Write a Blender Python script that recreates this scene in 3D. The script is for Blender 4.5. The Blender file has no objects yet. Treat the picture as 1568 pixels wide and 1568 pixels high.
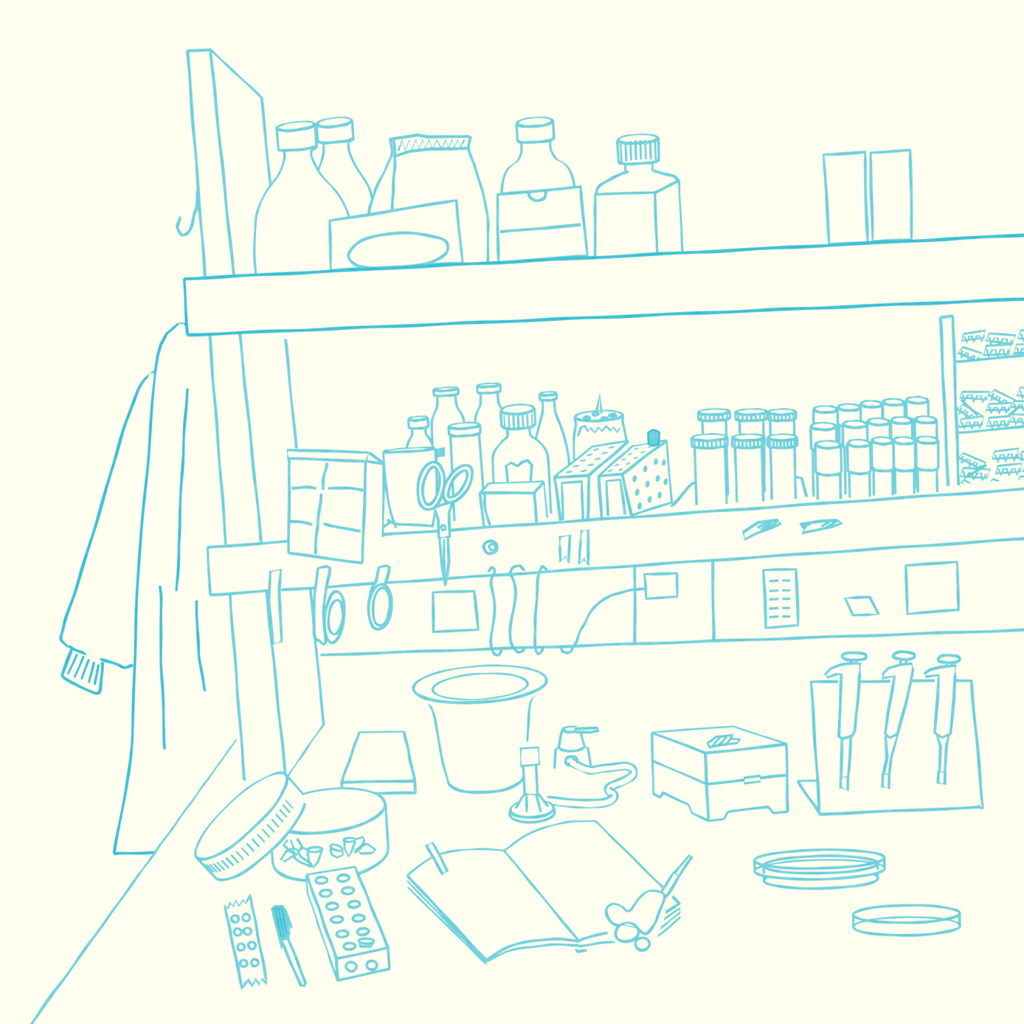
import bpy, math, random
from mathutils import Vector as V
random.seed(4)
sc=bpy.context.scene
try:
    sc.view_settings.view_transform='Standard'
    sc.view_settings.look='None'
except Exception as e: print(e)

# ---------------- materials (procedural, flat inked-paper model) -------------
def lin(c): 
    c/=255.; return c/12.92 if c<=.04045 else ((c+.055)/1.055)**2.4
def mat(name,rgb,var=0.0):
    m=bpy.data.materials.new(name); m.use_nodes=True
    nt=m.node_tree; nt.nodes.clear()
    out=nt.nodes.new('ShaderNodeOutputMaterial'); em=nt.nodes.new('ShaderNodeEmission')
    col=(lin(rgb[0]),lin(rgb[1]),lin(rgb[2]),1)
    em.inputs[0].default_value=col
    if var>0:
        tc=nt.nodes.new('ShaderNodeTexCoord'); no=nt.nodes.new('ShaderNodeTexNoise')
        no.inputs['Scale'].default_value=60
        mx=nt.nodes.new('ShaderNodeValToRGB')
        mx.color_ramp.elements[0].position=.3; mx.color_ramp.elements[1].position=.7
        mx.color_ramp.elements[0].color=col
        mx.color_ramp.elements[1].color=tuple(min(1,lin(c+(255-c)*var)) for c in rgb)+(1,)
        nt.links.new(tc.outputs['Object'],no.inputs['Vector'])
        nt.links.new(no.outputs[0],mx.inputs[0]); nt.links.new(mx.outputs[0],em.inputs[0])
    nt.links.new(em.outputs[0],out.inputs[0]); return m
PAPER=mat('ivory_paper',(255,255,240))
INK=mat('cyan_ink',(100,205,217),.16)
DARK=mat('cyan_ink_heavy',(46,190,210),.12)
w=bpy.data.worlds.new('World'); sc.world=w; w.use_nodes=True
w.node_tree.nodes['Background'].inputs[0].default_value=(lin(255),lin(255),lin(240),1)

# ---------------- camera ------------------------------------------------------
F=1700.; C=V((0,0,1.52))
yaw=math.atan(87/F); pit=math.atan(200/F); rol=math.atan(.055)
fw=V((-math.sin(yaw)*math.cos(pit),math.cos(yaw)*math.cos(pit),-math.sin(pit))).normalized()
r0=fw.cross(V((0,0,1))).normalized(); u0=r0.cross(fw).normalized()
rr=r0*math.cos(rol)-u0*math.sin(rol); uu=r0*math.sin(rol)+u0*math.cos(rol)
cd=bpy.data.cameras.new('camera'); cam=bpy.data.objects.new('camera',cd); sc.collection.objects.link(cam)
from mathutils import Matrix
M=Matrix((rr,uu,-fw)).transposed().to_4x4(); M.translation=C; cam.matrix_world=M
cd.sensor_width=36; cd.lens=36*F/1568; cd.clip_start=.02; sc.camera=cam

# survey of the reference: sheet measurement -> metres on a real vertical / horizontal plane
def ray(a,b): return fw+rr*((a-784)/F)-uu*((b-784)/F)
def PY(a,b,y): d=ray(a,b); return C+d*(y/d.y)
def PZ(a,b,z): d=ray(a,b); return C+d*((z-C.z)/d.z)
def mpp(p): return (p-C).dot(fw)/F
BZ=.90

def sm(pts,n=6,closed=False):
    pts=[V(p) for p in pts]; k=len(pts)
    if k<3: return pts
    out=[]; rng=k if closed else k-1
    for i in range(rng):
        if closed: p0,p1,p2,p3=pts[i-1],pts[i],pts[(i+1)%k],pts[(i+2)%k]
        else: p0,p1,p2,p3=pts[max(i-1,0)],pts[i],pts[i+1],pts[min(i+2,k-1)]
        for j in range(n):
            t=j/n
            out.append(.5*((2*p1)+(p2-p0)*t+(2*p0-5*p1+4*p2-p3)*t*t+(3*p1-p0-3*p2+p3)*t**3))
    if not closed: out.append(pts[-1])
    return out
def s2(pix,n=6,closed=False):
    return [(p[0],p[1]) for p in sm([(a,b,0) for a,b in pix],n,closed)]
def ell(cx,cy,rx,ry,rot=0,n=28,a0=0,a1=360):
    o=[];c,s=math.cos(math.radians(rot)),math.sin(math.radians(rot))
    full=abs(a1-a0)>=360
    for i in range(n if full else n+1):
        t=math.radians(a0+(a1-a0)*i/n); x,y=rx*math.cos(t),ry*math.sin(t)
        o.append((cx+x*c-y*s,cy+x*s+y*c))
    return o

LW=2.3
class O:
    def __init__(s,name): s.n=name; s.v=[]; s.f=[]; s.m=[]
    def face(s,pts,m=0):
        b=len(s.v); s.v+= [tuple(p) for p in pts]; s.f.append(tuple(range(b,b+len(pts)))); s.m.append(m)
    def strip(s,A,B,closed=False,m=0):
        n=len(A); b=len(s.v); s.v+=[tuple(p) for p in A]+[tuple(p) for p in B]
        for i in range(n if closed else n-1):
            j=(i+1)%n; s.f.append((b+i,b+j,b+n+j,b+n+i)); s.m.append(m)
    def tube(s,pts,rad,m,closed=False,sides=6,var=0):
        n=len(pts); b=len(s.v); ph=random.random()*6
        prevn=None
        for i,p in enumerate(pts):
            if closed: t=pts[(i+1)%n]-pts[i-1]
            else: t=pts[min(i+1,n-1)]-pts[max(i-1,0)]
            if t.length<1e-9: t=V((0,0,1))
            t.normalize()
            if prevn is None:
                a=V((0,1,0)) if abs(t.y)<.9 else V((0,0,1))
                nn=t.cross(a).normalized()
            else:
                nn=prevn-t*prevn.dot(t)
                if nn.length<1e-6: nn=t.cross(V((.3,.9,.2)))
                nn.normalize()
            prevn=nn; bb=t.cross(nn)
            r=rad*(1+var*math.sin(i*.9+ph))
            for k in range(sides):
                a=2*math.pi*k/sides; s.v.append(tuple(p+nn*(r*math.cos(a))+bb*(r*math.sin(a))))
        for i in range(n if closed else n-1):
            j=(i+1)%n
            for k in range(sides):
                l=(k+1)%sides
                s.f.append((b+i*sides+k,b+i*sides+l,b+j*sides+l,b+j*sides+k)); s.m.append(m)
        if not closed:
            s.f.append(tuple(b+k for k in range(sides))); s.m.append(m)
            s.f.append(tuple(b+(n-1)*sides+k for k in range(sides))); s.m.append(m)
    def line(s,pts,w=1.,m=1,closed=False,wob=1.):
        pts=[V(p) for p in pts]
        cen=sum(pts,V((0,0,0)))/len(pts); px=mpp(cen)
        step=16*px; q=[]
        n=len(pts); ph=random.random()*6; acc=0
        for i in range(n if closed else n-1):
            a,b=pts[i],pts[(i+1)%n]; L=(b-a).length; k=max(1,int(L/step))
            for j in range(k): q.append(a.lerp(b,j/k))
        if not closed: q.append(pts[-1])
        if len(q)<2: return
        for i in range(len(q)):
            if (0<i<len(q)-1):
                e=.45*px*wob
                q[i]=q[i]+V((math.sin(i*.8+ph)*e,0,math.cos(i*.63+ph*1.7)*e))
        s.tube(q,LW*px*w,m,closed,6,.1)
    def panel(s,pix,y,th=.004,m=0,ink=1,w=1.,closed=True,wob=1.):
        P=[PY(a,b,y) for a,b in pix]; Q=[p+V((0,th,0)) for p in P]
        s.face(P,m); s.face(Q,m); s.strip(P,Q,True,m)
        if ink: s.line([p+V((0,-.0003,0)) for p in P],w,ink,closed,wob)
    def slab(s,pix,z,th=.004,m=0,ink=1,w=1.):
        P=[PZ(a,b,z) for a,b in pix]; Q=[p-V((0,0,th)) for p in P]
        s.face(P,m); s.face(Q,m); s.strip(P,Q,True,m)
        if ink: s.line(P,w,ink,True)
    def ly(s,pix,y,w=1.,m=1,closed=False): s.line([PY(a,b,y) for a,b in pix],w,m,closed)
    def lz(s,pix,z,w=1.,m=1,closed=False): s.line([PZ(a,b,z) for a,b in pix],w,m,closed)
    def hexa(s,f,b,edges,m=1,w=1.):
        s.face(f); s.face(b); s.strip(f,b,True)
        P=list(f)+list(b)
        for i,j in edges: s.line([P[i],P[j]],w,m)
    def lathe(s,P,prof,sy=1.,rings=(),sil=(0,None),seg=48,tilt={},face=True,w=1.):
        R=[]; px=mpp(P)
        def ring(r,z,t,off=0):
            return [V((P.x+(r+off)*math.cos(a),P.y+sy*(r+off)*math.sin(a),z+t*math.sin(a))) for a in [2*math.pi*k/seg for k in range(seg)]]
        for i,(r,z) in enumerate(prof): R.append(ring(r,z,tilt.get(i,0)))
        if face:
            for i in range(len(R)-1): s.strip(R[i],R[i+1],True)
            s.face(R[0]); s.face(R[-1])
        for i in rings: s.line(ring(prof[i][0],prof[i][1],tilt.get(i,0),1.0*px if face else 0),w,1,True,.5)
        if sil is not None:
            off=1.5*px if face else 0
            d=V((C.x-P.x,C.y-P.y)); dist=d.length; base=math.atan2(d.y,d.x)
            a,b=sil[0],(len(prof) if sil[1] is None else sil[1])
            for sg in (-1,1):
                pts=[]
                for r,z in prof[a:b]:
                    an=base+sg*math.acos(min(.9,r/dist)) if sy>.9 else (0 if sg>0 else math.pi)
                    pts.append(V((P.x+(r+off)*math.cos(an),P.y+sy*(r+off)*math.sin(an),z)))
                s.line(pts,w,1,False,.5)
    def ribs(s,P,r,z0,z1,n=9,w=.75,sy=1.):
        d=V((C.x-P.x,C.y-P.y)); base=math.atan2(d.y,d.x)
        for k in range(n):
            x=-.86+1.72*k/(n-1); an=base+math.asin(x)
            q=V((P.x+r*math.cos(an),P.y+sy*r*math.sin(an),0))
            s.line([q+V((0,0,z0)),q+V((0,0,z1))],w)
    def done(s):
        me=bpy.data.meshes.new(s.n); me.from_pydata(s.v,[],s.f)
        for m in (PAPER,INK,DARK): me.materials.append(m)
        me.polygons.foreach_set('material_index',s.m); me.update()
        ob=bpy.data.objects.new(s.n,me); sc.collection.objects.link(ob); return ob

# ---------------- room --------------------------------------------------------
YF=1.70; YW=2.012
o=O('floor'); o.face([V((-2.6,-1,0)),V((2.6,-1,0)),V((2.6,YW,0)),V((-2.6,YW,0))]); o.face([V((-2.6,-1,-.02)),V((2.6,-1,-.02)),V((2.6,YW,-.02)),V((-2.6,YW,-.02))]); o.done()
o=O('wall_back')
a=[V((-2.6,YW,0)),V((2.6,YW,0)),V((2.6,YW,2.8)),V((-2.6,YW,2.8))]; o.face(a); b=[p+V((0,.05,0)) for p in a]; o.face(b); o.strip(a,b,True); o.done()

# bench
p1=PZ(48,1568,BZ); p0=PZ(364,1130,BZ); d=(p0-p1)
def edge(y): return p1+d*((y-p1.y)/d.y)
L=[edge(.62),edge(2.0)]; R=[V((1.35,2.0,BZ)),V((1.35,.62,BZ))]
o=O('lab_bench'); T=[L[0],L[1],R[0],R[1]]; Bm=[V((p.x,p.y,BZ-.04)) for p in T]
o.face(T); o.face(Bm); o.strip(T,Bm,True)
C2=[V((L[0].x+.04,.68,BZ-.04)),V((L[1].x+.04,1.98,BZ-.04)),V((1.3,1.98,BZ-.04)),V((1.3,.68,BZ-.04))]
C3=[V((p.x,p.y,.002)) for p in C2]; o.strip(C2,C3,True); o.face(C3)
o.line([L[0],edge(1.93)]); o.line([L[0],R[1]]); o.done()

# upright post
PYF=1.72; D=V((0,.28,0))
f=[PY(287,78,PYF),PY(322,76.5,PYF),PY(438,1196,PYF),PY(375,1203,PYF)]
f[2].z=f[3].z=BZ
o=O('shelf_upright_post'); bk=[p+D for p in f]
o.hexa(f,bk,[(0,1),(1,2),(3,0),(1,5),(6,2)])
e_=V((.0016,0,0)); o.line([bk[1]+e_,bk[2]+e_],1.05); o.done()
def postx(z):
    t=(z-f[1].z)/(f[2].z-f[1].z); return f[1].x+(f[2].x-f[1].x)*t+.004

def shelf(name,tl,tr,bl,br,w,ml):
    o=O(name)
    ext=1.12
    def e(a,b): A=PY(*a,YF); B=PY(*b,YF); return A,A+(B-A)*ext
    a,b=e(tl,tr); c,d_=e(bl,br)
    fr=[a,b,d_,c]; bk=[p+V((0,.018,0)) for p in fr]
    o.face(fr); o.face(bk); o.strip(fr,bk,True)
    o.line([a,b],w,ml); o.line([c,d_],w,ml); o.line([a,c],w*.9,ml)
    # board behind the fascia
    def pt(A,B,x): return A+(B-A)*((x-A.x)/(B.x-A.x))
    x=postx((a.z+c.z)/2)+.006
    A=pt(a,b,x); Cc=pt(c,d_,x)
    q=[p+V((0,.018,0)) for p in (A,b,d_,Cc)]; q2=[V((p.x,2.005,p.z)) for p in q]
    o.face(q); o.face(q2); o.strip(q,q2,True)
    o.done()
    return lambda X:a.z+(b.z-a.z)*((X-a.x)/(b.x-a.x))
z1=shelf('upper_shelf',(282,427),(1568,360),(287,513),(1568,458),1.08,2)
z2=shelf('lower_shelf',(318,838),(1568,749),(322,911),(1568,825),1.,1)

# ---------------- coat and hook -------------------------------------------------
o=O('coat_hook')
hp=s2([(303,292),(301,315),(296,335),(291,352),(282,360),(274,355),(272,343),(277,333)])
o.ly(hp,1.75,1.05); o.panel([(300,285),(306,285),(308,305),(302,305)],1.748,.01,ink=0); o.done()

def interp(tab,y):
    for (a,xa),(b,xb) in zip(tab,tab[1:]):
        if a<=y<=b: return xa+(xb-xa)*(y-a)/(b-a)
    return tab[-1][1] if y>tab[-1][0] else tab[0][1]
o=O('lab_coat')
lt=[(p[1],p[0]) for p in s2([(281,495),(268,499),(255,515),(246,535),(240,565),(235,610),(230,690),(222,770),(215,850),(210,940),(208,1020),(205,1090),(203,1150),(196,1200),(184,1262),(176,1308)])]
lt=sorted(lt)
rows=[496+ (1306-496)*i/50 for i in range(51)]
G=[];YC=1.80
for ry in rows:
    x0=interp(lt,ry); x1=min(283+max(0,ry-513)*.06,308) if ry>513 else 282
    row=[]
    for j in range(21):
        t=j/20; amp=.012*min(1,(ry-480)/300)
        y=YC-.035*math.sin(math.pi*t)-amp*math.sin(t*13)*math.sin(math.pi*t)
        row.append(PY(x0+(x1-x0)*t,ry-(0 if ry<1250 else t*4),y))
    G.append(row)
for i in range(50): o.strip(G[i],G[i+1])
Gb=[[V((p.x,YC+.03,p.z)) for p in (r[0],r[-1])] for r in G]
for i in range(50): o.face([Gb[i][0],Gb[i][1],Gb[i+1][1],Gb[i+1][0]]); o.face([G[i][0],G[i+1][0],Gb[i+1][0],Gb[i][0]]); o.face([G[i][-1],G[i+1][-1],Gb[i+1][1],Gb[i][1]])
sh=V((-.0014,-.0005,0))
o.line([r[0]+sh for r in G],1.05,2); o.line([G[0][0],PY(286,497,YC)],1.05,2); o.line([p+V((0,-.001,-.001)) for p in G[-1]],1.05,2)
for pl in ([(287,595),(283,650),(279,720),(275,800),(274,850),(270,905)],[(245,897),(247,930),(246,990),(249,1060),(252,1147)],[(301,920),(303,980),(307,1020),(314,1058)]):
    o.ly(s2(pl),YC-.055,.95,2)
# sleeve
sl=s2([(238,570),(222,582),(208,610),(190,660),(168,735),(143,820),(118,900),(100,955),(95,978),(106,990)])
sr=s2([(240,575),(238,620),(236,680),(232,740),(226,820),(218,890),(212,950),(207,990),(205,1010),(203,1020)])
A=[PY(a,b,YC+.01) for a,b in sl]; B=[PY(a,b,YC+.01) for a,b in sr]
mid=[(p+q)/2-V((0,.03,0)) for p,q in zip(A,B)]; mb=[(p+q)/2+V((0,.03,0)) for p,q in zip(A,B)]
o.strip(A,mid); o.strip(mid,B); o.strip(A,mb); o.strip(mb,B)
o.line([p+V((-.001,-.0015,0)) for p in A],1.05,2)
bot=s2([(106,990),(125,999),(155,1009),(180,1018),(192,1022),(203,1019)])
o.ly(bot,YC-.012,1.05,2)
cuff=[(110,994),(97,1027),(96,1036),(110,1045),(135,1057),(152,1061),(155,1040),(157,1014)]
o.panel(s2(cuff,3),YC-.004,.03,ink=0); o.ly(s2(cuff,3),YC-.006,1.05,2)
for x,y,x2,y2 in ((118,1002,104,1032),(128,1005,114,1037),(136,1010,125,1040),(144,1014,136,1045),(151,1018,145,1048)): o.ly([(x,y),(x2,y2)],YC-.008,.8,2)
o.done()

# ---------------- bottle maker --------------------------------------------------
def bottle(name,cx,cpy,y,prof,zf,ribs=None,tilt=7,obj=None,extra=None):
    """prof: (halfwidth, height mark, flag) top to bottom, last mark None = stands on surface"""
    o=obj or O(name); P=PY(cx,cpy,y); s=mpp(P); zb=zf(P.x)
    pr=[]; ring=[]; pts=[]
    for q in prof:
        hw,py=q[0],q[1]; fl=q[2] if len(q)>2 else ''
        z=zb+.001 if py is None else PY(cx,py,y).z
        pts.append((hw*s,z,fl))
    cur=[]
    def flush():
        nonlocal cur
        if len(cur)>=2:
            ss=sm([(a,b,0) for a,b in cur],4)
            for k,p in enumerate(ss):
                if not pr or k>0: pr.append((p[0],p[1]))
        cur=[]
    for i,(a,b,fl) in enumerate(pts):
        cur.append((a,b))
        if 'c' in fl or i==0 or i==len(pts)-1:
            last=cur[-1]; 
            if len(cur)>=2: flush()
            cur=[last]
        if 'r' in fl: ring.append((a,b))
    idx=[min(range(len(pr)),key=lambda k:abs(pr[k][0]-a)+abs(pr[k][1]-b)) for a,b in ring]
    tl={0:tilt*s}
    if tilt and len(idx)>1: tl[idx[1]]=tilt*.75*s
    o.lathe(P,pr,rings=idx,tilt=tl if tilt else {})
    if ribs:
        n,ya,yb,hw=ribs
        o.ribs(P,hw*s,PY(cx,ya,y).z,PY(cx,yb,y).z,n)
    if extra: extra(o,P,s)
    if obj is None: o.done()
    return o
# upper shelf
bottle('reagent_bottle',461,300,1.81,[(27,193,'rc'),(27,226,'rc'),(19,230,'c'),(19,242),(30,268),(52,296),(65,322),(71,350),(75,390),(75,None)],z1,tilt=12)
bottle('reagent_bottle',520,300,1.93,[(25,187,'rc'),(25,214,'rc'),(17,218,'c'),(18,235),(27,258),(42,285),(47,305),(48,330),(48,None)],z1,tilt=12)
def tall(name,pix,y,th,extra=None,ink=1):
    o=O(name); o.panel(pix,y,th,ink=ink)
    if extra: extra(o)
    o.done()
tall('tissue_box',[(505,338),(699,307),(708,403),(507,414)],1.705,.035,
  lambda o:o.ly(s2([(552,408),(537,400),(535,385),(552,370),(580,360),(620,357),(655,360),(680,368),(686,380),(675,395),(650,404),(615,409),(575,410)],5,True),1.7042,1.,1,True))
# pouch
o=O('powder_pouch'); Y=1.84
lf=[(599,211,598),(601,238,601),(590,262,600),(576,292,598),(567,322,597),(566,360,597),(566,400,597)]
rt=[(719,209),(717,230),(728,262),(738,296),(745,330),(746,365),(744,402)]
prev=None; Ls=[];Rs=[];Is=[]
for k,((xl,yl,xi),(xr,yr)) in enumerate(zip(lf,rt)):
    hd=[.004,.006,.02,.032,.042,.048,.05][k]
    a=PY(xl,yl,Y);b=PY(xi+4,yl,Y-hd);c=PY(xr-6,yr,Y-hd);d_=PY(xr,yr,Y);e=d_+V((0,hd,0));g=a+V((0,hd,0))
    if k==6:
        for p in (a,b,c,d_,e,g): p.z=z1(p.x)+.001
    ring=[a,b,c,d_,e,g]
    if prev: o.strip(prev,ring,True)
    else: o.face(ring)
    prev=ring; Ls.append(a+V((-.0012,0,0)));Rs.append(d_+V((.0012,-.001,0)));Is.append(b+V((0,-.001,0)))
o.face(prev); o.line(sm(Ls)); o.line(sm(Rs)); o.line(sm(Is)[:])
o.ly([(598,213),(640,207),(655,210),(719,209)],Y-.008); o.ly([(602,240),(628,232),(660,228),(717,227)],Y-.012)
zz=[];x=610
while x<710: zz+= [(x,231-(x-606)*.05),(x+6,214)]; x+=random.uniform(9,14)
o.ly(zz,Y-.010,.7); o.done()
bottle('reagent_bottle',822,250,1.90,[(26,187,'rc'),(26,214,'rc'),(20,217,'c'),(21,232),(28,246),(42,256),(50,270),(54,290),(55,320),(55,None)],z1,tilt=12)
def ex(o):
    o.ly([(766,355),(889,344)],1.7085); o.ly(s2([(810,293),(812,303),(823,307),(834,303),(836,291)]),1.7085)
tall('carton',[(762,298),(889,286),(899,391),(763,403)],1.71,.07,ex)
# square bottle
o=O('square_reagent_bottle')
Lf=PY(912,298,1.745); Mf=PY(1003,295,1.73); Rf=PY(1039,277,1.80); Bf=PY(925,278,1.83)
top=[Lf,Mf,Rf,Bf]; bt=[PY(910,380,1.745),PY(1006,380,1.73),PY(1044,380,1.80),PY(930,380,1.83)]
for p in bt: p.z=z1(p.x)+.001
nk=[PY(962,262,1.76),PY(990,264,1.76),PY(998,262,1.79),PY(968,261,1.79)]
o.strip(top,bt,True); o.face(bt); o.strip(nk,top,True)
o.line([bt[0],Lf,Mf,bt[1]]); o.line([Rf,bt[2]]); o.line([Mf,Rf])
o.ly(s2([(912,298),(918,285),(935,274),(955,265),(962,262)]),1.735); o.ly(s2([(1001,262),(1022,267),(1035,272),(1040,278)]),1.77)
P=PY(978,250,1.775); s=mpp(P); zc=lambda py:PY(978,py,1.775).z
o.lathe(P,[(29*s,zc(213)),(29*s,zc(247)),(19*s,zc(249)),(19*s,zc(264))],rings=(0,1),tilt={0:12*s,1:9*s})
o.ribs(P,30*s,zc(221),zc(250),8); o.done()
tall('storage_carton',[(1261,237),(1324,233),(1328,371),(1270,374)],1.72,.2)
tall('storage_carton',[(1333,234),(1394,230),(1396,367),(1336,370)],1.72,.2)

# ---------------- lower shelf ---------------------------------------------------
o=O('paper_bag')
f=[PY(443,704,1.655),PY(560,706,1.655),PY(555,862,1.655),PY(442,847,1.655)]
b=[PY(452,700,1.694),PY(587,710,1.694),PY(586,822,1.694),PY(452,820,1.694)]
o.hexa(f,b,[(1,2),(2,3),(3,0),(1,5),(5,6)])
o.panel([(440,689),(565,693),(561,706),(441,702)],1.652,.04)
o.ly([(565,693),(588,710)],1.66)
o.ly(s2([(501,709),(496,730),(494,750)]),1.653); o.ly(s2([(492,756),(488,790),(485,815),(483,848)]),1.653)
o.ly(s2([(447,748),(465,746),(484,748)]),1.653);o.ly(s2([(503,748),(530,747),(556,751)]),1.653)
o.ly(s2([(443,798),(458,799),(478,803)]),1.653);o.ly(s2([(496,802),(525,809),(552,813)]),1.653); o.done()
# beaker
def bk_(o,P,s):
    y=P.y-40*s
    o.line([PY(a,b,y) for a,b in ((586,808),(598,799))],.9); o.line([PY(a,b,y) for a,b in s2([(593,795),(604,802),(625,803),(664,806)])],.9)
bottle('beaker',630,740,1.765,[(37,689,'r'),(38,700),(37,740),(34,775),(28,800),(26,None)],z2,tilt=0,extra=bk_)
bottle('small_bottle',642,670,1.88,[(13,641,'rc'),(13,654,'rc'),(9,655,'c'),(9,665),(15,676),(19,690),(20,720),(20,None)],z2,tilt=2)
bottle('reagent_bottle',686,650,1.93,[(17,596,'rc'),(17,604,'rc'),(12,605,'c'),(13,622),(19,634),(23,650),(24,700),(24,None)],z2,tilt=2)
bottle('sample_cylinder',715,720,1.80,[(22,652,'rc'),(22,664,'rc'),(20,665,'c'),(21,730),(22,None)],z2,tilt=3)
bottle('reagent_bottle',751,640,1.93,[(16,590,'rc'),(16,600,'rc'),(11,601,'c'),(12,618),(18,630),(22,648),(23,700),(23,None)],z2,tilt=2)
def lab(o,P,s):
    y=P.y-44*s; pts=[(775,713),(783,709),(793,714),(800,708),(808,705),(814,712),(812,738),(800,740),(782,747),(778,742)]
    o.panel(pts,y,.002)
bottle('media_bottle',796,690,1.82,[(24,627,'rc'),(24,651,'rc'),(15,654,'c'),(16,668),(28,678),(38,692),(41,715),(41,None)],z2,ribs=(7,634,654,24),tilt=6,extra=lab)
o=O('open_carton')
f=[PY(735,755,1.712),PY(818,755,1.712),PY(821,790,1.712),PY(740,790,1.712)]; b=[PY(748,741,1.762),PY(832,738,1.762),PY(837,790,1.762),PY(755,790,1.762)]
for q in (f[2],f[3],b[2],b[3]): q.z=z2(q.x)+.001
o.hexa(f,b,[(0,1),(1,2),(3,0),(0,4),(4,5),(5,1),(5,6)]); o.ly(s2([(742,757),(744,785),(751,804)]),1.7105,.9); o.done()
bottle('narrow_bottle',842,660,1.93,[(11,603,'rc'),(11,611,'rc'),(7,612,'c'),(8,632),(14,650),(20,672),(25,705),(26,None)],z2,tilt=2)
# jar with brush
def jar(o,P,s):
    o.line([PY(913,633,P.y),PY(919,604,P.y),PY(921,633,P.y)],1.0)
    for a,b in ((899,640),(912,634),(926,641),(938,636)): o.line([PY(*q,P.y-36*s) for q in ell(a,b,5,2)],.8,1,True)
    zz=[(885,668),(889,655),(895,652),(900,660),(905,655),(911,662),(917,654),(922,660),(928,653),(935,660),(939,655),(945,662),(949,656)]
    o.line([PY(a,b,P.y-38*s) for a,b in zz],.8)
bottle('glue_jar',918,660,1.90,[(35,637,'rc'),(34,648),(37,665),(39,690),(39,None)],z2,tilt=6,extra=jar)
# dotted boxes
def dbox(name,f,b,side,inner):
    o=O(name)
    f=[PY(*p,1.712) for p in f]; b=[PY(*p,1.84) for p in b]
    for q in (f[2],f[3],b[2],b[3]): q.z=z2(q.x)+.001
    o.hexa(f,b,[(0,1),(1,2),(3,0),(0,4),(4,5),(5,1)]+([(5,6),(6,2)] if side else []))
    o.ly(inner,1.7105,.9)
    up=V((0,-.001,.0015))
    for i in range(5):
        for j in range(2):
            u=(.12+.18*i); v=.28+.42*j
            c=(f[0].lerp(f[1],v)).lerp(b[0].lerp(b[1],v),u)+up
            e1=(f[1]-f[0])*.10; e2=(b[0]-f[0])*.04
            P_=[c+e1*math.cos(t)+e2*math.sin(t) for t in [k*.785 for k in range(8)]]
            o.face(P_,1)
    if side:
        for i,(u,v) in enumerate(((.2,.25),(.2,.55),(.2,.85),(.45,.2),(.45,.5),(.45,.8),(.7,.2),(.7,.5),(.7,.8),(.88,.3),(.88,.62))):
            c=f[1].lerp(b[1],u).lerp(f[2].lerp(b[2],u),v)+V((.0015,-.001,0))
            e1=(b[1]-f[1])*.05; e2=(f[2]-f[1])*.08
            o.face([c+e1*math.cos(t)+e2*math.sin(t) for t in [k*.785 for k in range(8)]],1)
    o.done()
dbox('freezer_box',[(849,731),(902,728),(900,790),(858,790)],[(906,685),(962,676),(955,740),(915,740)],False,[(862,796),(860,739),(891,737),(893,795)])
dbox('freezer_box',[(917,729),(953,726),(967,790),(921,790)],[(968,684),(1020,675),(1027,740),(985,742)],True,[(931,790),(929,737),(950,735),(957,788)])
o=O('vial_cap'); o.panel(ell(1001,663,8.5,4)[14:]+[(1009,680),(1001,683),(993,680)],1.80,.012,m=1,ink=2,w=.7); o.done()
# vials
o=O('screw_cap_vials')
for cx,cy in ((1094,628),(1151,629),(1198,630)):
    h_=22 if cx<1180 else 19
    bottle('',cx,cy+30,1.90,[(h_,631,'rc'),(h_,641,'rc'),(16,642,'c'),(15,None)],z2,ribs=(7,633,641,h_),tilt=3,obj=o)
for cx,hc,hb in ((1087,26,22),(1146,23,19),(1198,21,17)):
    bottle('',cx+1,720,1.78,[(hc-1,670,'rc'),(hc-1,682,'rc'),(hb-1,684,'c'),(hb-1,None)],z2,ribs=(8,672,684,hc),tilt=3,obj=o)
o.done()
o=O('tube_rack_tray')
o.panel([(1030,783),(1062,742),(1217,730),(1228,732),(1236,768)],1.955,.006,ink=0)
o.ly(s2([(1019,785),(1040,764),(1059,741),(1069,740)],3),1.80); o.ly([(1217,730),(1228,732),(1233,752),(1238,772)],1.80); o.done()
# centrifuge tubes
o=O('centrifuge_tubes')
rows3=[(1.822,[(1265,627,16),(1301,624,15),(1335,619,14),(1369,616,14),(1405,613,14)],26),
 (1.78,[(1262,653,17),(1310,650,16),(1346,646,14.5),(1381,644,13.5),(1418,643,14)],34),
 (1.738,[(1269,681,17),(1316,679,15),(1352,675,14),(1385,675,14),(1420,674,14)],42)]
for y,l,ch in rows3:
    for cx,py,hw in l:
        bottle('',cx,py+50,y,[(hw,py,'rc'),(hw,py+ch,'rc'),(hw-2,py+ch+1,'c'),(hw-2,None)],z2,tilt=4,obj=o)
o.done()
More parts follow.
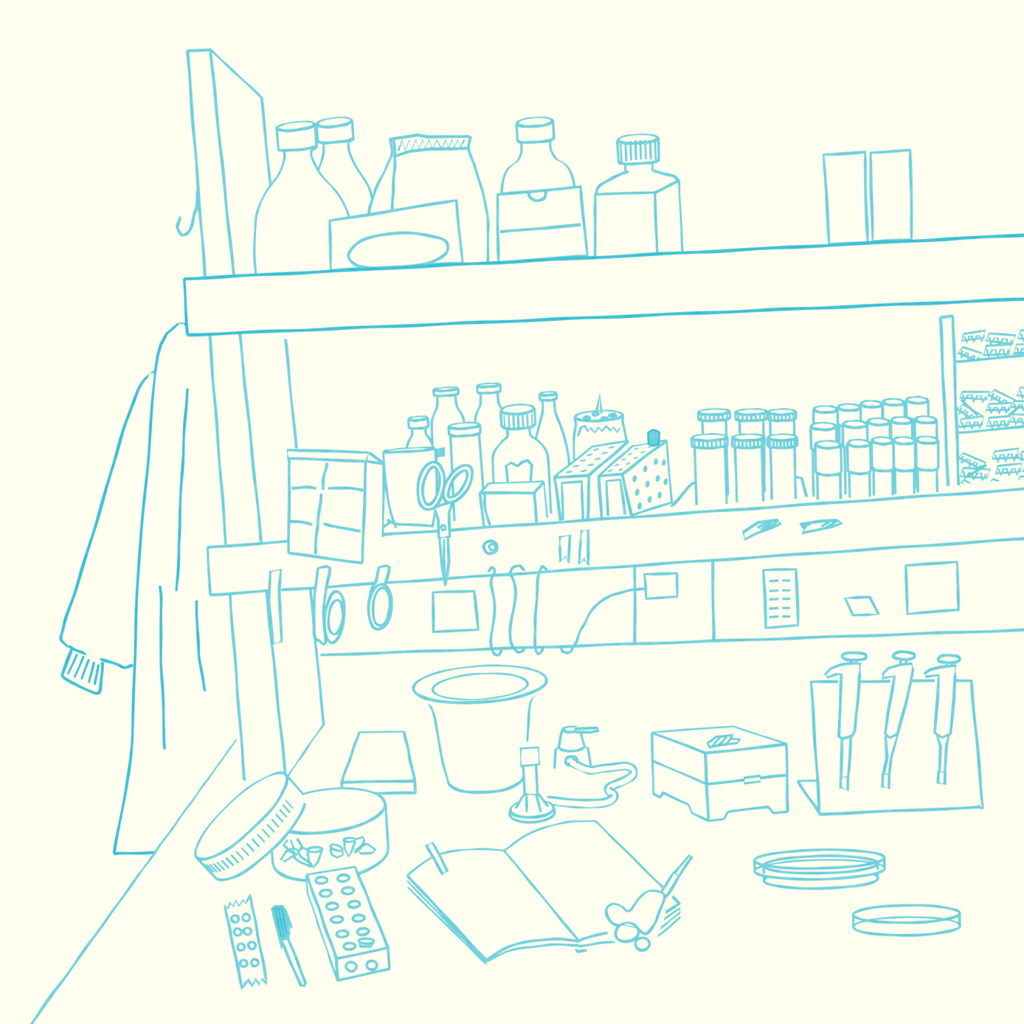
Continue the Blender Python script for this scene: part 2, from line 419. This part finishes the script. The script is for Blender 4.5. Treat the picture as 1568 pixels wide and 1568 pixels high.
# parts rack at right
o=O('parts_rack'); YR=1.80
fp=[PY(1440,486,YR),PY(1459,484,YR),PY(1468,760,YR),PY(1452,760,YR)]
for q in fp[2:]: q.z=z2(q.x)+.001
o.hexa(fp,[p+V((0,.16,0)) for p in fp],[(0,1),(1,2),(3,0)])
for (a,b,c,d_) in ((1463,554,1620,540),(1463,663,1620,649)):
    q=[PY(a,b,YR+.01),PY(c,d_,YR+.01)]; 
    t=[q[0],q[1],q[1]+V((0,.14,0)),q[0]+V((0,.14,0))]; u=[p-V((0,0,.004)) for p in t]
    o.face(t);o.face(u);o.strip(t,u,True); o.line(q,.9)
q=[PY(1625,470,YR),PY(1640,470,YR),PY(1640,745,YR),PY(1625,745,YR)]
for p in q[2:]: p.z=z2(p.x)+.001
o.hexa(q,[p+V((0,.16,0)) for p in q],[(0,1),(1,2),(3,0)])
def clip(x,y,wd,h,sk,yy,rot):
    c_,s_=math.cos(rot),math.sin(rot)
    T=lambda a,b:(x+a*c_-b*s_,y+a*s_+b*c_)
    o.panel([T(0,0),T(wd,-2),T(wd-3,h),T(-4,h+sk)],yy,.005,wob=.5,w=.75)
    z=[];n=3
    for i in range(n): z+=[T(1+wd*i/n,h*.45),T(4+wd*i/n,h+5),T(9+wd*i/n,h*.5)]
    o.ly(z,yy-.001,.7)
for (ya,yb) in ((506,548),(603,657),(692,752)):
    y=yb-16; lv=0
    while y>ya-6:
        x=1470+random.uniform(0,6)
        while x<1612:
            wd=random.uniform(30,42); clip(x,y-(x-1470)*.07+random.uniform(-2,2),wd,random.uniform(9,12),random.uniform(-1,3),YR+.02+lv*.02+random.uniform(0,.006),random.uniform(-.1,.12) if random.random()>.25 else random.uniform(.3,.6)); x+=wd*random.uniform(1.1,1.35)
        y-=20; lv+=1
for a,b,c,d_ in ((1472,612,1497,636),(1545,636,1562,622),(1480,730,1510,712)): o.ly([(a,b),(c,d_)],YR+.012,.9)
o.done()

# ---------------- things on the shelf front and wall trunking --------------------
o=O('trim_wall_trunking')
o.panel([(476,868),(1700,795),(1700,960),(493,1003)],1.965,.04,ink=0)
o.ly([(491,1003),(1700,960)],1.965); o.ly([(972,862),(972,984)],1.964); o.ly([(1091,850),(1093,980)],1.964); o.done()
def flat(name,pix,y,extra=None):
    o=O(name); o.panel(pix,y-.004,.0035)
    if extra: extra(o)
    o.done()
flat('wall_sign',[(663,907),(726,905),(732,964),(664,968)],1.965)
flat('wall_outlet',[(987,879),(1036,878),(1037,914),(990,917)],1.955,)
def lst(o):
    for y in (890,905,918,932,945): o.ly([(1178,y),(1192,y-1)],1.959,.8); o.ly([(1198,y-1),(1210,y-1)],1.959,.8)
flat('wall_notice',[(1169,873),(1219,872),(1222,957),(1173,962)],1.965,lst)
flat('sticky_note',[(1294,916),(1332,914),(1345,940),(1306,942)],1.965)
flat('wall_notice',[(1387,866),(1465,860),(1468,934),(1389,940)],1.965)
o=O('magnet'); o.panel(ell(751,838,10,10),1.692,.0075); o.ly(ell(754,838,4.5,5),1.691,.8,1,True); o.done()
o=O('binder_clip'); o.panel([(857,822),(873,820),(871,862),(866,852),(858,860)],1.694,.0055); o.done()
o=O('binder_clip'); o.panel([(890,813),(901,811),(900,865),(894,856),(887,864)],1.694,.0055); o.done()
def scr(name,pix,hat):
    o=O(name); o.panel(pix,1.696,.0035)
    for a,b,c,d_ in hat: o.ly([(a,b),(c,d_)],1.695,.9)
    o.done()
scr('tape_label',[(1138,815),(1160,800),(1190,796),(1196,801),(1182,808),(1160,816),(1140,826)],((1160,808,1178,799),(1165,812,1182,799),(1172,811,1190,799)))
scr('tape_label',[(1225,803),(1255,798),(1282,797),(1290,801),(1275,807),(1255,811),(1228,816),(1233,808)],((1228,808,1240,802),(1258,806,1270,799),(1265,808,1280,799)))
# tape rolls hanging from the shelf front
o=O('tape_strip'); o.panel([(414,875),(430,872),(428,905),(431,982),(418,986),(412,920)],1.688,.0119); o.done()
def hung(name,pix,cx,cy,rx,ry,rx2,ry2,dx):
    o=O(name); o.panel(s2(pix,3),1.688,.0119,closed=True)
    o.panel(ell(cx,cy,rx,ry,6),1.678,.0099); o.ly(ell(cx+dx,cy,rx2,ry2,6),1.677,.9,1,True); o.done()
hung('tape_roll',[(487,870),(505,869),(500,900),(495,940),(499,984),(488,980),(481,972),(482,910)],512,945,14.5,40,11,26,2)
hung('tape_roll',[(580,869),(596,868),(588,900),(572,935),(565,940),(568,905),(576,890)],582,929,17.5,35,13,29,2)
# scissors
o=O('scissors'); Y=1.672
def ring(cx,cy,rx,ry,rot,k):
    a=ell(cx,cy,rx,ry,rot); b=ell(cx,cy,rx-k,ry-k,rot)
    A=[PY(*p,Y) for p in a];B=[PY(*p,Y) for p in b]; o.strip(A,B,True)
    D_=V((0,.006,0)); o.strip(A,[p+D_ for p in A],True); o.strip(B,[p+D_ for p in B],True); o.strip([p+D_ for p in A],[p+D_ for p in B],True)
    o.line(A,1,1,True); o.line(B,1,1,True)
ring(660,744,20,37,10,8); ring(701,741,17,32,32,8)
o.panel([(665,778),(678,772),(686,770),(694,765),(688,785),(689,822),(672,824),(671,795)],Y+.001,.005)
o.panel([(673,824),(686,822),(687,860),(682,897),(677,870)],Y+.002,.025); o.ly([(680,826),(681,890)],Y,.8)
o.ly(ell(679,808,3,4),Y-.0005,.8,1,True)
o.panel([(668,688),(680,686),(680,698),(670,700)],1.70,.004,m=1); o.done()
# hanging cable
o=O('power_cable'); Y=1.690
for pl in ([(748,876),(752,869),(757,874),(752,895),(758,930),(752,975),(754,997),(762,1003),(769,995)],
           [(779,882),(785,870),(795,866),(803,874)],[(782,880),(790,905),(783,950),(781,978),(789,995),(797,999),(803,992)],
           [(838,873),(830,868),(824,885),(821,930),(819,970),(821,997),(826,1001),(831,993)]): o.ly(s2(pl),Y,.95)
pl=s2([(859,993),(864,999),(873,998),(881,985),(893,958),(910,930),(930,915),(955,906),(988,901)],8)
n=len(pl); o.line([PY(a,b,Y+(1.945-Y)*(i/(n-1))) for i,(a,b) in enumerate(pl)],.95); o.done()

# ---------------- bench items ---------------------------------------------------
def dn(p,z=BZ): return V((p.x,p.y,z+.002))
# sloped block
o=O('sample_block'); fb=PZ(578,1217,BZ); zt_=PY(578,1197,fb.y).z
tp=[PZ(523,1198,zt_),PZ(635,1196,zt_),PZ(619,1121,zt_),PZ(550,1122,zt_)]; b=[dn(p) for p in tp]
o.hexa(tp,b,[(0,1),(1,2),(2,3),(3,0),(1,5)]); o.line([tp[0],tp[0].lerp(b[0],.7)]); o.line([b[0].lerp(b[1],.42),b[1]]); o.done()
# ice bucket
o=O('ice_bucket'); P=PZ(744,1196,BZ); s=mpp(P); Z=lambda py:PY(743,py,P.y).z
pr=[(71,1051),(100,1046),(100,1049),(88,1060),(76,1072),(70,1092),(67,1120),(63,1155),(58,1182),(55,1193)]
prm=[(a*s,Z(b)) for a,b in pr]; prm.append((50*s,BZ+.003))
sm_=sm([(a,b,0) for a,b in prm[2:]],4); full=prm[:2]+[(p[0],p[1]) for p in sm_]
o.lathe(P,full,rings=(0,1),sil=(3,None),seg=56)
o.line([V((P.x+57*s*math.cos(t),P.y-.002+57*s*math.sin(t),BZ+.0045)) for t in [math.pi*(1+k/24) for k in range(25)]]); o.done()
# gas tap
o=O('gas_tap'); P=PZ(877,1176,BZ); s=mpp(P); Z=lambda py:PY(877,py,P.y).z
o.lathe(P,[(11*s,Z(1117)),(13*s,Z(1122)),(18*s,Z(1144)),(23*s,Z(1146)),(26*s,BZ+.001)],rings=(0,2),seg=28)
o.panel([(880,1116),(915,1114),(917,1118),(904,1121),(882,1121)],P.y-.012,.01)
o.panel(ell(875,1165,9,7),P.y-29*s,.02); o.done()
# hose
o=O('gas_hose')
hp=s2([(874,1167),(886,1175),(905,1181),(930,1178),(955,1175),(970,1181),(965,1193),(942,1203),(931,1211),(941,1220),(932,1229),(905,1233),(870,1231),(838,1228)],6)
H=[PZ(a,b,BZ+.007+(.02*max(0,1-i/10))) for i,(a,b) in enumerate(hp)]; s=mpp(H[20])
o.tube(H,4.*s,0,False,10)
vd=(C-H[20]).normalized()
for sg in (-1,1):
    q=[]
    for i,p in enumerate(H):
        t=(H[min(i+1,len(H)-1)]-H[max(i-1,0)]); t=t-vd*t.dot(vd); t.normalize(); nn=t.cross(vd).normalized()
        q.append(p+nn*(4.8*s*sg)+V((0,-.3,.95))*(2.5*s))
    o.line(q,.85)
o.done()
# bunsen burner
o=O('bunsen_burner'); P=PZ(815,1247,BZ); s=mpp(P); Z=lambda py:PY(813,py,P.y).z
zb=BZ+.001
o.lathe(P,[(28*s,zb+.010),(32*s,zb+.007),(33*s,zb)],rings=(1,2),sil=(1,None),seg=28)
o.lathe(P,[(9*s,Z(1216)),(15*s,Z(1224)),(26*s,Z(1241))],rings=(2,),seg=24)
o.panel([(806,1216),(821,1216),(828,1243),(807,1247)],P.y-19*s,.006)
o.lathe(P,[(8*s,Z(1172)),(8*s,Z(1220))],seg=20)
yy=P.y-15*s
o.panel([(797,1146),(824,1144),(826,1170),(798,1173)],yy,30*s)
o.done()
# hinged box
o=O('hinged_storage_box')
Fc=PZ(1085,1258,BZ);Lc=PZ(1001,1217,BZ);Rc=PZ(1206,1244,BZ)
zt_=PY(1079,1153,Fc.y).z
tF=PZ(1080,1153,zt_); tL=PZ(999,1122,zt_); tR=PZ(1204,1140,zt_); tB=PZ(1124,1113,zt_)
top=[tF,tR,tB,tL]
bot=[Fc,Rc,V((tB.x,tB.y,BZ)),Lc]
foot=.011
def atf(k): return bot[k].lerp(top[k],foot/(zt_-BZ))
bot2=[atf(k) for k in range(4)]
o.face(top); o.strip(top,bot2,True); o.face(bot2)
o.line(top,1,1,True)
for k in (0,1,3): o.line([top[k],bot[k]+V((0,0,.001))])
m_=[top[k].lerp(bot[k],.45) for k in range(4)]; o.line([m_[3],m_[0],m_[1]])
def ft(a,b,a2,b2,u0,u1,u2,u3,inw,sl=.06):
    for x0,x1,x2 in ((u0,u1,u1+sl),(u3,u2,u2-sl)):
        q=[a.lerp(b,x0)+V((0,0,.001)),a.lerp(b,x1)+V((0,0,.001)),a2.lerp(b2,x2),a2.lerp(b2,x0)]
        qq=[p+inw for p in q]; o.face(q);o.face(qq);o.strip(q,qq,True); o.line(q[:3],.95)
    o.line([a2.lerp(b2,u1+sl),a2.lerp(b2,u2-sl)],.95)
ft(bot[0],bot[1],bot2[0],bot2[1],0,.19,.82,1,V((0,.01,0))); ft(bot[3],bot[0],bot2[3],bot2[0],0,.13,.72,1,V((.005,.008,0)))
c=m_[0].lerp(m_[1],.57); e=(m_[1]-m_[0])*.10; off=V((-.001,-.003,0))
q=[c-e+off+V((0,0,.004)),c+e+off+V((0,0,.004)),c+e+off-V((0,0,.004)),c-e+off-V((0,0,.004))]
o.face(q); o.line(q,.9,1,True)
o.lz([(1086,1144),(1084,1138),(1090,1134),(1096,1128),(1108,1127),(1121,1125),(1117,1131),(1133,1132),(1129,1138),(1105,1141),(1086,1144)],zt_+.002,.8)
for a in (1095,1104,1113): o.lz([(a-3,1141),(a+8,1129)],zt_+.003,.8)
o.done()
# pipette stand + pipettes
YS=PZ(1380,1243,BZ).y
o=O('pipette_stand')
o.panel([(1242,1044),(1487,1042),(1505,1237),(1255,1247)],YS,.006)
o.slab([(1256,1247),(1222,1197),(1478,1190),(1500,1236)],BZ+.004,.003); o.done()
def pip(knob,stem,body,tip,end):
    o=O('pipette'); y=YS-.0215
    o.panel(body,y,.014); o.panel(tip,y+.003,.018); o.panel(end,y+.002,.009)
    o.panel(stem,y+.004,.006); o.panel(ell(knob[0],knob[1],knob[2],6),y-.002,.018)
    o.done()
pip((1308,1005,18.5),[(1303,1008),(1312,1008),(1311,1018),(1304,1018)],
  [(1317,1016),(1302,1016),(1288,1018),(1272,1024),(1263,1033),(1267,1037),(1280,1032),(1288,1032),(1287,1080),(1284,1128),(1290,1131),(1305,1126),(1309,1118),(1314,1070)],
  [(1289,1129),(1303,1126),(1301,1160),(1298,1192),(1288,1192),(1289,1160)],[(1287,1188),(1299,1190),(1298,1210),(1287,1206)])
pip((1384,1004,16.5),[(1380,1008),(1388,1008),(1386,1019),(1378,1019)],
  [(1396,1016),(1378,1018),(1360,1023),(1352,1031),(1351,1038),(1370,1035),(1366,1060),(1360,1090),(1355,1124),(1362,1130),(1374,1124),(1388,1075),(1398,1025)],
  [(1356,1128),(1374,1126),(1365,1160),(1362,1186),(1353,1186),(1358,1160)],[(1352,1184),(1362,1186),(1361,1207),(1351,1205)])
pip((1453,1009,16.5),[(1450,1012),(1458,1012),(1457,1020),(1449,1020)],
  [(1463,1019),(1440,1021),(1424,1025),(1415,1031),(1417,1036),(1437,1034),(1436,1070),(1431,1122),(1442,1129),(1455,1123),(1461,1070)],
  [(1435,1127),(1452,1126),(1449,1140),(1447,1182),(1439,1182),(1440,1142)],[(1437,1181),(1447,1182),(1446,1201),(1436,1199)])
# tub
o=O('round_tub'); P=PZ(507,1312,BZ); s=mpp(P); R_=89*s; zt_=PY(507,1240,P.y).z
o.lathe(P,[(R_*.97,zt_),(R_*.96,BZ+.002)],rings=(0,1),seg=56)
def oc(a,b,extra=.002):
    y=P.y-R_
    for _ in range(5):
        x=PY(a,b,y).x; t=max(0,R_*R_-(x-P.x)**2); y=P.y-math.sqrt(t)
    return PY(a,b,y-extra)
def ink(pts,cl=False): o.line([oc(a,b) for a,b in pts],.8,1,cl,.5)
# loose microtubes: open lids, tapered bodies and lid hinges
ink([(430,1316),(436,1319),(452,1308),(448,1299),(438,1304)],True); ink([(440,1287),(434,1294),(445,1304),(455,1309)]); ink([(445,1286),(450,1299),(458,1303),(462,1296),(455,1284)])
ink(s2([(456,1303),(461,1312),(472,1320),(477,1327),(472,1325),(458,1319),(449,1311)],3,False)); ink([(458,1303),(464,1298),(474,1303),(470,1310)])
ink(ell(482,1301,12,3.5,-3,12),True); ink([(471,1303),(473,1318),(480,1328),(487,1320),(493,1302)])
ink(ell(515,1298,10,4,20,12),True); ink([(506,1300),(508,1309),(516,1313),(525,1309),(524,1300)])
ink([(527,1287),(528,1300),(534,1312),(539,1303),(544,1288)]); ink(ell(535,1286,9,3,-5,12),True)
ink([(545,1285),(556,1282),(558,1287),(552,1300),(544,1303)]); ink([(545,1301),(562,1292),(575,1301),(570,1306),(553,1307)],True); ink([(543,1306),(552,1296),(560,1292)])
o.done()
# lid leaning on the tub
o=O('tub_lid'); u=V((.84,0,.54)).normalized(); v=V((-.2,.96,.08)); v=(v-u*v.dot(u)).normalized(); n=u.cross(v).normalized()
c=PZ(370,1248,.980); s=mpp(c); R_=86*s; t=44*s
A=[c+u*(R_*math.cos(a))+v*(R_*math.sin(a)) for a in [2*math.pi*k/56 for k in range(56)]]; B=[p-n*t for p in A]
o.face(A);o.face(B);o.strip(A,B,True); o.line([p+(p-c).normalized()*s for p in A],1,1,True); 
lo=[B[k%56]+(B[k%56]-(c-n*t)).normalized()*s for k in range(27,57)]; o.line(lo)
def proj(p): q=p-C; return q.dot(rr)/q.dot(fw),q.dot(uu)/q.dot(fw)
ax=(proj(c-n*t)[0]-proj(c)[0],proj(c-n*t)[1]-proj(c)[1])
sd=[(proj(p)[0]-proj(c)[0])*ax[1]-(proj(p)[1]-proj(c)[1])*ax[0] for p in A]
for k in (sd.index(max(sd)),sd.index(min(sd))):
    e=(A[k]-c).normalized()*(1.4*s); o.line([A[k]+e,B[k]+e])
for k in range(34,54):
    a0=A[k]; b0=B[k]; e=(a0-c).normalized()*(.5*s)
    o.line([a0.lerp(b0,.25)+e,a0.lerp(b0,.62)+e],.7)
o.done()
# microtube rack
o=O('microtube_rack'); fb=PZ(512,1504,BZ); zt_=PY(514,1468,fb.y).z
tp=[PZ(515,1468,zt_),PZ(594,1451,zt_),PZ(544,1328,zt_),PZ(470,1340,zt_)]; b=[dn(p) for p in tp]
o.hexa(tp,b,[(0,1),(1,2),(2,3),(3,0),(0,4),(1,5),(4,5),(3,7),(7,4)])
for a,b_ in ((492,1348),(526,1345),(499,1368),(533,1364),(509,1388),(542,1385),(516,1408),(549,1406),(524,1430),(556,1427),(535,1449)): o.lz(ell(a,b_,9,5,-5,16),zt_+.001,.95,1,True)
o.lz(ell(561,1441,12,4,0,14),zt_+.002,.8,1,True); o.lz([(551,1443),(552,1449),(568,1449),(572,1443)],zt_+.002,.8)
for a,b_ in ((538,1480),(569,1478)): o.ly(ell(a,b_,8,7,0,16),fb.y+.002,.95,1,True)
o.done()
# strip
o=O('blister_strip')
zig=[(344,1387),(349,1392),(353,1383),(357,1389),(362,1380),(366,1388),(372,1379),(376,1384),(383,1370),(409,1507),(402,1499),(397,1507),(391,1499),(386,1509),(380,1501),(375,1507),(371,1514)]
o.slab(zig,BZ+.003,.002)
for a,b_ in ((360,1407),(377,1405),(364,1427),(379,1426),(369,1450),(386,1448),(373,1475),(390,1474)): o.lz(ell(a,b_,5.5,5.5,0,14),BZ+.004,.9,1,True)
o.done()
# marker: dark cap with pocket clip, plain barrel
o=O('marker_pen')
o.slab([(430,1438),(440,1434),(468,1505),(466,1510),(460,1508)],BZ+.010,.008)
o.slab([(417,1392),(421,1388),(432,1388),(437,1396),(443,1430),(440,1436),(429,1439)],BZ+.012,.011,m=1,ink=1)
for x in (421,426,431): o.lz([(x,1391),(x+10,1435)],BZ+.0125,.5,2)
o.lz([(435,1391),(441,1403),(446,1420)],BZ+.013,.9); o.done()
# notebook
o=O('open_notebook')
def cv(l,n=6): return sm([PZ(a,b,BZ+z) for a,b,z in l],n)
LB=cv([(772,1303,.018),(738,1301,.024),(700,1303,.025),(660,1314,.022),(624,1341,.018)])
LF=cv([(886,1441,.014),(850,1438,.018),(815,1441,.018),(778,1450,.014),(744,1470,.006)])
RB=cv([(772,1303,.018),(805,1280,.024),(840,1266,.026),(875,1259,.025),(912,1258,.020)])
RF=cv([(886,1441,.014),(915,1431,.022),(955,1424,.026),(1000,1408,.026),(1040,1384,.020)])
for X,Yv in ((LB,LF),(RB,RF)):
    o.strip(X,Yv); lo=[dn(p) for p in X]; lo2=[dn(p) for p in Yv]
    o.strip(X,lo); o.strip(Yv,lo2); o.strip([X[-1],Yv[-1]],[lo[-1],lo2[-1]]); o.strip(lo,lo2)
    o.line(X); o.line(Yv); o.line([X[-1],Yv[-1]])
    for k in (.45,.95):
        q=[X[-1].lerp(lo[-1],k),Yv[-1].lerp(lo2[-1],k)]; o.line(q,.8)
o.line([p.lerp(dn(p),.4) for p in LF],.85)
for k in (.3,.6,.9): o.line([p.lerp(dn(p),k) for p in RF[-7:]],.8)
o.line([p.lerp(dn(p),.5) for p in RF[:12]],.85)
o.line([LB[0],LF[0]])
o.lz([(880,1452),(884,1457),(897,1455),(902,1447)],BZ+.004,.9)
o.done()
o=O('binder_clip'); o.slab([(653,1295),(663,1291),(685,1334),(678,1339)],BZ+.030,.004); o.done()
# pipette bulb
o=O('pipette_bulb')
zb=BZ+.045
o.slab(s2([(1018,1374),(1014,1368),(1003,1365),(990,1366),(978,1377),(963,1396),(952,1388),(938,1385),(929,1392),(930,1404),(940,1415),(960,1419),(975,1422),(985,1429),(994,1427),(1004,1411),(1010,1395)],4,True),zb,.02)
o.slab([(1012,1367),(1032,1336),(1040,1342),(1021,1372)],zb,.010); o.slab([(1033,1337),(1055,1310),(1059,1313),(1040,1342)],zb,.006)
o.slab(ell(960,1428,18,14,-10,20),zb+.001,.022); o.slab(ell(984,1446,11,9,0,16),zb+.001,.02); o.done()
# petri dishes
def dish(o,cx,cy,hw,hh,h,z):
    P=PZ(cx,cy,BZ); s=mpp(P); sy=hh/(hw*.40); zz=BZ+z
    o.lathe(P,[(hw*s,zz+h*s),(hw*s,zz)],sy=sy,rings=(0,1),seg=56,face=False,w=.85)
    o.face([V((P.x+hw*s*math.cos(t),P.y+sy*hw*s*math.sin(t),zz)) for t in [2*math.pi*k/56 for k in range(56)]])
o=O('petri_dish'); dish(o,1257,1349,86,12,24,.002); dish(o,1255,1346,98,13,17,.012); o.done()
o=O('petri_dish'); dish(o,1388,1421,80,11,20,.002); o.done()
